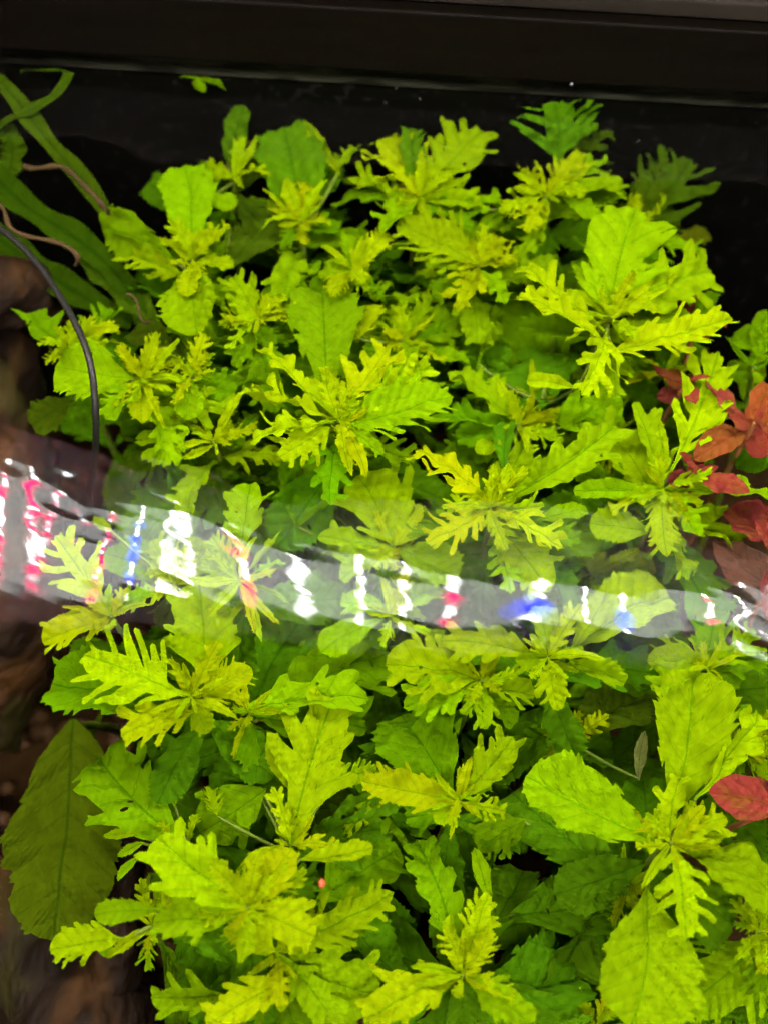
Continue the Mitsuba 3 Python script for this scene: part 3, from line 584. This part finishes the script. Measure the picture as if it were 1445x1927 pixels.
   ('l', 96, 1788, 66, YEL, N(b=(232, 1766), dz=6, roll=0)), ('e', 194, 1800, 26, LIM, N(b=(214, 1770))), ('d', 284, 1826, 36, LIM), ('n', 276, 1645, 9, LIM), ('n', 302, 1660, 16, LIM)]),
 ('plant along the bottom edge with a wide veined leaf and comb of lobes above it', (520, 1792), .002, [
   ('c', 738, 1688, 92, LIM, N(roll=0)), ('l', 716, 1872, 150, LIM, N(dz=-3, roll=0)), ('l', 388, 1930, 70, YEL, N(b=(548, 1838), dz=2)), ('l', 754, 1596, 130, MID, N(b=(588, 1706), dz=-8)), ('n', 530, 1905, 30, YEL, N(b=(528, 1860))), ('l', 288, 1878, 68, LIM, N(b=(432, 1872), dz=-8)), ('e', 560, 1945, 130, MID, N(dz=-10)), ('e', 720, 1790, 150, GRN, N(dz=-16)), ('l', 640, 1940, 70, LIM)]),
 ('bright fringed plant below the reflection at left with finger-like lobes on both sides', (362, 1314), .012, [
   ('d', 156, 1226, 146, YEL, N(roll=0, b=(350, 1310))), ('c', 474, 1258, 84, YEL, N(b=(378, 1310), roll=0)), ('l', 226, 1382, 84, YEL, N(b=(370, 1338), dz=-3)), ('l', 394, 1378, 48, LIM, N(dz=-4)), ('l', 374, 1086, 140, LIM, N(b=(392, 1292), dz=-6, roll=0)), ('n', 284, 1342, 14, YEL), ('n', 304, 1350, 14, YEL), ('n', 330, 1352, 14, YEL),
   ('n', 392, 1348, 14, YEL), ('e', 102, 1290, 136, MID, N(b=(334, 1334), dz=-9, roll=0)), ('n', 330, 1250, 18, YEL), ('n', 345, 1246, 16, YEL)]),
 ('yellowish plant at the left end of the reflection, standing out against dark water', (208, 1160), .008, [
   ('d', 106, 1010, 86, YEL, N(roll=0)), ('l', 78, 1206, 80, YEL), ('n', 110, 1156, 20, YEL), ('l', 284, 1112, 48, LIM), ('n', 208, 1098, 14, YEL), ('n', 120, 1140, 12, YEL)]),
 ('green saw-edged plant seen through the brightest left part of the reflection', (330, 1100), -.004, [
   ('l', 204, 1046, 100, MID), ('l', 290, 1020, 70, LIM), ('e', 400, 1030, 80, LIM), ('n', 178, 974, 24, LIM, N(b=(212, 1000), dz=4)), ('l', 300, 1180, 70, DRK)]),
 ('tangled plant with thin curved fingers in the reflection, left of the rows of white dots', (452, 1094), .008, [
   ('l', 470, 904, 86, LIM, N(b=(452, 1045), roll=0)), ('d', 398, 1008, 44, LIM), ('d', 530, 1050, 40, LIM), ('n', 525, 1175, 16, YEL), ('n', 478, 1190, 16, YEL), ('n', 490, 1206, 22, YEL), ('n', 536, 1002, 18, LIM), ('n', 420, 1050, 16, LIM), ('n', 545, 1130, 13, LIM), ('l', 380, 1060, 60, LIM), ('d', 400, 1120, 50, LIM), ('n', 505, 1080, 14, LIM)]),
 ('plant with a broad torn leaf along the upper edge of the reflection near the centre', (742, 1030), -.002, [
   ('l', 672, 896, 140, LIM, N(roll=0)), ('l', 598, 1002, 50, LIM), ('e', 600, 884, 150, MID, N(b=(556, 996), dz=-8)), ('l', 524, 872, 150, MID, N(b=(606, 946), dz=-10)), ('e', 860, 1090, 90, LIM), ('l', 640, 1090, 70, LIM), ('e', 800, 920, 100, GRN), ('d', 720, 1130, 60, MID)]),
 ('plant with a pale blunt leaf pointing down left just under the rows of white dots', (735, 1160), -.002, [
   ('e', 604, 1228, 58, LIM, N(b=(722, 1166), roll=0)), ('e', 716, 1225, 56, MID, N(dz=-8)), ('e', 810, 1208, 28, LIM, N(b=(838, 1186))), ('n', 830, 1195, 16, YEL), ('n', 772, 1195, 14, LIM), ('l', 640, 1130, 70, LIM), ('l', 830, 1100, 90, LIM), ('e', 560, 1260, 90, MID, N(dz=-12))]),
 ('wide toothed plant at left with the black tube passing in front of it', (268, 712), .002, [
   ('e', 108, 694, 118, LIM, N(roll=0, b=(252, 715))), ('l', 316, 655, 66, YEL), ('d', 352, 716, 50, YEL), ('l', 268, 800, 66, YEL), ('n', 308, 800, 14, YEL), ('l', 200, 790, 70, LIM)]),
 ('small green plant right of the one crossed by the black tube', (362, 710), 0, [
   ('l', 398, 666, 56, LIM), ('e', 442, 744, 56, MID), ('e', 352, 788, 60, LIM), ('d', 400, 700, 30, LIM), ('e', 330, 640, 90, DRK, N(dz=-8)), ('e', 250, 625, 70, DRK, N(dz=-8, b=(330, 655)))]),
 ('yellow ruffled plant leftmost of all, beside the driftwood', (130, 656), -.002, [
   ('l', 224, 612, 66, YEL), ('d', 238, 640, 26, YEL), ('l', 58, 592, 66, MID), ('d', 86, 684, 32, YEL), ('d', 150, 620, 40, YEL), ('e', 60, 802, 66, DRK, N(b=(142, 752), dz=-12)), ('d', 190, 690, 30, YEL)]),
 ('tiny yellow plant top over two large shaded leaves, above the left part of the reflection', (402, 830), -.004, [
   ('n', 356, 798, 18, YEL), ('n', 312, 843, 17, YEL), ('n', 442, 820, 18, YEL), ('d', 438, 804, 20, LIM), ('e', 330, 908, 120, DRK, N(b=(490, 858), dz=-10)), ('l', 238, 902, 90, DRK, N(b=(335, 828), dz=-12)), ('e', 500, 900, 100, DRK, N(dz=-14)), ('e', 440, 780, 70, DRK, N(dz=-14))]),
 ('plant of mid-green leaves half hidden behind the white streaks right of the blue dots', (1110, 1080), -.016, [
   ('l', 1180, 1160, 80, LIM), ('l', 1060, 1180, 80, MID), ('e', 1230, 1070, 70, LIM), ('l', 1220, 1150, 70, LIM), ('e', 980, 1120, 100, MID), ('e', 1320, 1080, 80, GRN)]),
 ('shaded plant filling the gap between the arrow-shaped leaf and the drooping fingers at right', (1130, 900), -.014, [
   ('l', 1180, 830, 90, MID), ('e', 1050, 870, 90, MID), ('l', 1200, 880, 60, LIM), ('e', 1170, 980, 100, MID), ('d', 1060, 830, 60, MID)]),
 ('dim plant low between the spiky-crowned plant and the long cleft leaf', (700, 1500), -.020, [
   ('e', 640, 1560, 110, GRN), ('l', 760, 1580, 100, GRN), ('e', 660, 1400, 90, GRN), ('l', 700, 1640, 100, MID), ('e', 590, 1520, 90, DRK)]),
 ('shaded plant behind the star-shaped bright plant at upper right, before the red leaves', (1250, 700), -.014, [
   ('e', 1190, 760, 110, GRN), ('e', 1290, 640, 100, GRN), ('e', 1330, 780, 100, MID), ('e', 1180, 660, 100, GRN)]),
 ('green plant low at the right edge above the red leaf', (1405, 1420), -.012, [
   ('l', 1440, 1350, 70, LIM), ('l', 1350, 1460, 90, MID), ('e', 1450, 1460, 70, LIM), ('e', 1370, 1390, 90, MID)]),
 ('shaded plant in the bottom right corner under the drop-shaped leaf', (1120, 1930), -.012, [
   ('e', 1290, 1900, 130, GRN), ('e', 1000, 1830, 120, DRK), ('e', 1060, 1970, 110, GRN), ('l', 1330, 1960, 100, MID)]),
]
for i, (lab, c, dz, lv) in enumerate(PLANTS):
    edge = c[0] < 420 and c[1] > 1500
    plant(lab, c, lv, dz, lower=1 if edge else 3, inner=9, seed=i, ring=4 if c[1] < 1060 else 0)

# ------------------------------------------------------------------ red plants and round-leaved plant at the right edge
RG = 'red-leaved stem plants at the right edge'
def red(label, c, lv, dz=0.0, seed=0, inner=3):
    plant(label, c, lv, dz, lower=0, inner=inner, seed=200 + seed, name='red_plant', group=RG, stem='m_redstem', inner_tint=RED, low_tints=(ORG, MAR), low_kinds='o')
red('largest red plant, four open leaves meeting at a pink heart on the right edge', (1419, 796), [
   ('o', 1336, 704, 56, RED), ('o', 1446, 716, 54, ORG), ('o', 1303, 866, 66, ORG, N(b=(1398, 808), roll=0)), ('o', 1452, 850, 50, RED), ('o', 1398, 822, 22, RED), ('o', 1440, 800, 24, RED)], .010, 1)
red('small maroon plant touching the bright drooping leaves at right', (1314, 890), [
   ('o', 1254, 906, 44, MAR), ('o', 1334, 918, 34, RED), ('o', 1322, 858, 24, MAR), ('o', 1345, 875, 24, MAR)], .012, 2)
red('tiny rust-red plant with two small leaves left of the largest red plant', (1290, 722), [
   ('o', 1258, 696, 38, ORG), ('o', 1236, 748, 32, MAR), ('o', 1310, 700, 24, ORG)], .004, 3)
red('red-tipped plant behind the long bright leaf at upper right, against the dark pane', (1308, 604), [
   ('o', 1322, 552, 38, RED), ('o', 1262, 574, 44, MAR), ('o', 1352, 542, 34, MID), ('o', 1340, 620, 30, MAR)], -.002, 4)
red('dull brownish red plant cut off by the right edge over the reflection', (1462, 1040), [
   ('o', 1358, 970, 92, MAR, N(b=(1475, 1015))), ('o', 1340, 1020, 84, BRN, N(b=(1475, 1140))), ('o', 1452, 1180, 60, MAR)], .006, 5)
red('single glossy red leaf reaching in from the right edge near the bottom', (1470, 1520), [
   ('o', 1332, 1490, 76, RED, N(b=(1466, 1520), roll=0)), ('o', 1420, 1460, 30, MAR)], .016, 6, 0)
plant('round-leaved green plant at the right edge against the black pane', (1418, 690), [
   ('o', 1372, 638, 60, MID, N(b=(1436, 655))), ('o', 1440, 590, 54, MID), ('o', 1372, 712, 46, MID, N(b=(1405, 690))), ('o', 1420, 720, 36, LIM), ('o', 1460, 650, 60, MID), ('o', 1384, 880, 90, GRN, N(b=(1440, 850)))],
   -.004, 1, 2, 300, 'round_leaf_plant', 'aquatic plant', None, 'm_stem', MID, (MID, GRN), low_kinds='o')

# ------------------------------------------------------------------ the big olive leaf at lower left
rg = np.random.default_rng(77)
k = thing('broad_leaf_plant', 'deep-standing plant with one very large olive leaf at lower left', 'aquatic plant')
zb = -0.105
B, Tp = at_z(138, 1352, zb), at_z(104, 1768, zb - .012)
hs = np.array([B[0] + .01, B[1] + .015, FLOOR_Z + .003])
part(k, 'stem', tube(spline([hs, (hs + B) / 2 + [0, .004, 0], B + (Tp - B) * .05], 12), np.linspace(.0022, .0014, 12), 8), 'm_stem')
leaf(k, 's', B, Tp, 205 / FPX * .36, OLV, rg, arch=.09, fold=.06, roll=0)
leaf(k, 'e', B + [.004, .01, -.02], at_z(20, 1830, -.15), 120 / FPX * .4, OLV, rg, arch=.1)

# ------------------------------------------------------------------ ribbon leaves, roots and tube at upper left
def ribbon(holder, pts, w, tint, rg, name='leaf'):
    """pts: (px, py, z); w px"""
    P = spline([at_z(a, b, c) for a, b, c in pts], 40)
    n = len(P); s = np.linspace(0, 1, n)
    wm = w / FPX * .36 / 2 * np.clip(np.minimum((s + .25) * 2, (1 - s) * 4 + .1), 0, 1)
    wm = wm * (1 + .15 * np.sin(s * 21 + rg.uniform(0, 6)))
    tan = np.gradient(P, axis=0); tan /= np.linalg.norm(tan, axis=1, keepdims=True)
    lat = np.cross([0, -.25, 1], tan); lat /= np.linalg.norm(lat, axis=1, keepdims=True)
    nn = np.cross(tan, lat)
    V, UV = [], []
    LEAF_NO[0] += 1
    for j, y in enumerate(np.linspace(-1, 1, 9)):
        ru = .22 * abs(y) ** 1.5 * np.sin(s * 34 + (2.1 if y > 0 else 0) + rg.uniform(0, .4)) + .12 * abs(y)
        V.append(P + lat * (wm * y)[:, None] + nn * (wm * ru)[:, None])
        UV.append(np.stack([64.0 * (LEAF_NO[0] % 800) + 8 + s * 9 - abs(y) * .3, 4.0 * tint + y * .05 + 0 * s], 1))
    V = np.array(V).reshape(-1, 3)
    V[:, 1] = np.minimum(V[:, 1], BACK_Y - .003); V[:, 2] = np.minimum(V[:, 2], -.002)
    part(holder, name, (V, grid_faces(9, n)), 'm_leaf', True, uv=np.array(UV).reshape(-1, 2))
rp = thing('ribbon_plant', 'plant with long wavy dark green ribbon leaves at upper left', 'aquatic plant')
ribbon(rp, [(268, 610, -.05), (205, 500, -.04), (130, 440, -.034), (60, 395, -.03), (-20, 325, -.026), (-90, 290, -.03)], 54, RIB, rg)
ribbon(rp, [(250, 610, -.055), (180, 570, -.05), (95, 520, -.045), (0, 450, -.04), (-90, 400, -.04)], 58, RIB, rg)
ribbon(rp, [(290, 620, -.05), (230, 540, -.045), (170, 480, -.042), (150, 440, -.04)], 60, DRK, rg)
ribbon(rp, [(230, 470, -.05), (200, 400, -.035), (150, 330, -.025), (95, 270, -.015), (45, 205, -.010), (0, 150, -.006), (-40, 100, -.004)], 36, DRK, rg)
ribbon(rp, [(15, 330, -.03), (25, 290, -.024), (20, 262, -.02), (-10, 262, -.02)], 50, DRK, rg)
ribbon(rp, [(-20, 265, -.02), (40, 215, -.010), (90, 190, -.006), (126, 150, -.004), (128, 118, -.003), (95, 108, -.003), (40, 140, -.004)], 20, DRK, rg)
part(rp, 'crown', tube(spline([at_z(285, 640, -.06), at_z(278, 615, -.054), at_z(262, 590, -.05)], 8), np.linspace(.004, .0025, 8), 10), 'm_stem')
def root(px, w, label):
    P = spline([at_z(*q) for q in px], 60)
    single('root', tube(P, w / FPX * .36 / 2 * (1 + .2 * np.sin(np.linspace(0, 30, 60))), 8), 'm_root', True, label, 'root', group='thin wavy roots at upper left')
root([(-20, 385, -.02), (8, 395, -.02), (18, 425, -.021), (60, 447, -.022), (112, 458, -.024), (146, 482, -.026), (142, 500, -.03)], 9, 'pale pinkish wavy root lying across the ribbon leaves')
root([(45, 312, -.016), (80, 316, -.016), (115, 314, -.016), (150, 340, -.018), (175, 365, -.02), (205, 402, -.026)], 10, 'olive wavy root above the ribbon leaves against the black pane')
root([(238, 555, -.03), (262, 585, -.032), (268, 603, -.034), (285, 604, -.036)], 5, 'short brownish root tip at the foot of the ribbon leaves')
P = spline([at_z(*q) for q in [(-60, 390, -.012), (0, 430, -.012), (55, 478, -.012), (105, 545, -.012), (148, 620, -.012), (172, 690, -.014), (180, 760, -.02), (180, 850, -.04), (170, 950, -.09)]], 60)
single('air_tube', tube(P, .00105, 12), 'm_rubber', True, 'thin black tube curving down across the plants at left', 'tube')

# ------------------------------------------------------------------ driftwood
def log(pts, r, seed, label, squash=1.0, n=90, sides=40):
    P = spline([at_z(a, b, c) for a, b, c in pts], n)
    s = np.linspace(0, 1, n)
    rr = np.interp(s, np.linspace(0, 1, len(r)), r) * (1 + .18 * (meshkit.noise(np.stack([s * 6, 0 * s, 0 * s + seed], 1)) - .5) * 2)
    single('driftwood', tube(P, rr, sides, bark=.0035, seed=seed, freq=130, squash=squash), 'm_wood', True, label, 'driftwood', group='pieces of driftwood at the left')
log([(-120, 600, -.06), (-40, 560, -.045), (30, 545, -.048), (80, 570, -.07), (120, 640, -.12)], [.016, .013, .010, .008, .006], 1, 'reddish brown driftwood branch end at left beside the leftmost yellow plant')
log([(-80, 560, -.08), (-30, 760, -.085), (10, 960, -.10), (0, 1160, -.13), (-60, 1400, -.16)], [.020, .024, .022, .02, .016], 2, 'thick dark driftwood trunk along the left edge')
log([(260, 1590, -.12), (225, 1720, -.125), (215, 1830, -.135), (190, 2000, -.16)], [.005, .006, .0085, .010], 3, 'slender brown driftwood stump at lower left, right of the olive leaf')
log([(-150, 1560, -.17), (20, 1720, -.155), (120, 1880, -.15), (200, 2100, -.16)], [.014, .020, .024, .026], 4, 'big dark brown driftwood root filling the lower left corner')

# ------------------------------------------------------------------ small things
# a leaf tip that pokes down from the waterline at the back
k = thing('floating_leaf', 'small green leaf scrap hanging from the waterline by the back pane at upper left', 'leaf')
leaf(k, 'o', at_z(345, 108, -.0025), at_z(432, 145, -.006), 30 / FPX * .39, MID, rg, arch=.1, roll=.4, name='blade')
leaf(k, 'n', at_z(375, 118, -.003), at_z(388, 160, -.008), 24 / FPX * .39, LIM, rg, arch=.05, name='blade')
# an orange snail
p = at_z(606, 1662, -.040)
s = trimesh.creation.icosphere(subdivisions=2); s.vertices = s.vertices * [1, 1.25, .8] * .00085 * (1 + .25 * (meshkit.noise(s.vertices * 2.2) - .5))[:, None] + p
single('snail', s, 'm_snail', True, 'tiny orange-red snail on a green leaf at lower left of centre', 'snail')
for px, py, r in [(500, 254, .00022), (745, 166, .0002), (790, 186, .00022), (1200, 266, .0002), (1438, 166, .0002), (318, 388, .00025), (725, 194, .0002), (1336, 520, .0002), (1075, 158, .00055), (1196, 345, .0006), (1259, 363, .0006)]:
    d = ray(px, py); q = CAM + d * ((BACK_Y - .0022 if r < .0005 else BACK_Y - .012) / d[1])
    b = trimesh.creation.icosphere(subdivisions=1); b.vertices = b.vertices * r * (1 + .3 * (meshkit.noise(b.vertices * 3 + px) - .5))[:, None] + q
    if r < .0005: single('debris_speck', b, 'm_speck', True, 'tiny pale speck of debris on the black back pane', 'debris', group='specks on the back pane')
    else: single('air_bubble', b, 'm_bubble', True, {1075: 'pale bubble at the waterline beside the highest leaf', 1196: 'left silvery bubble on the dark olive plant in the back right corner', 1259: 'right silvery bubble on the dark olive plant in the back right corner'}[px], 'bubble')
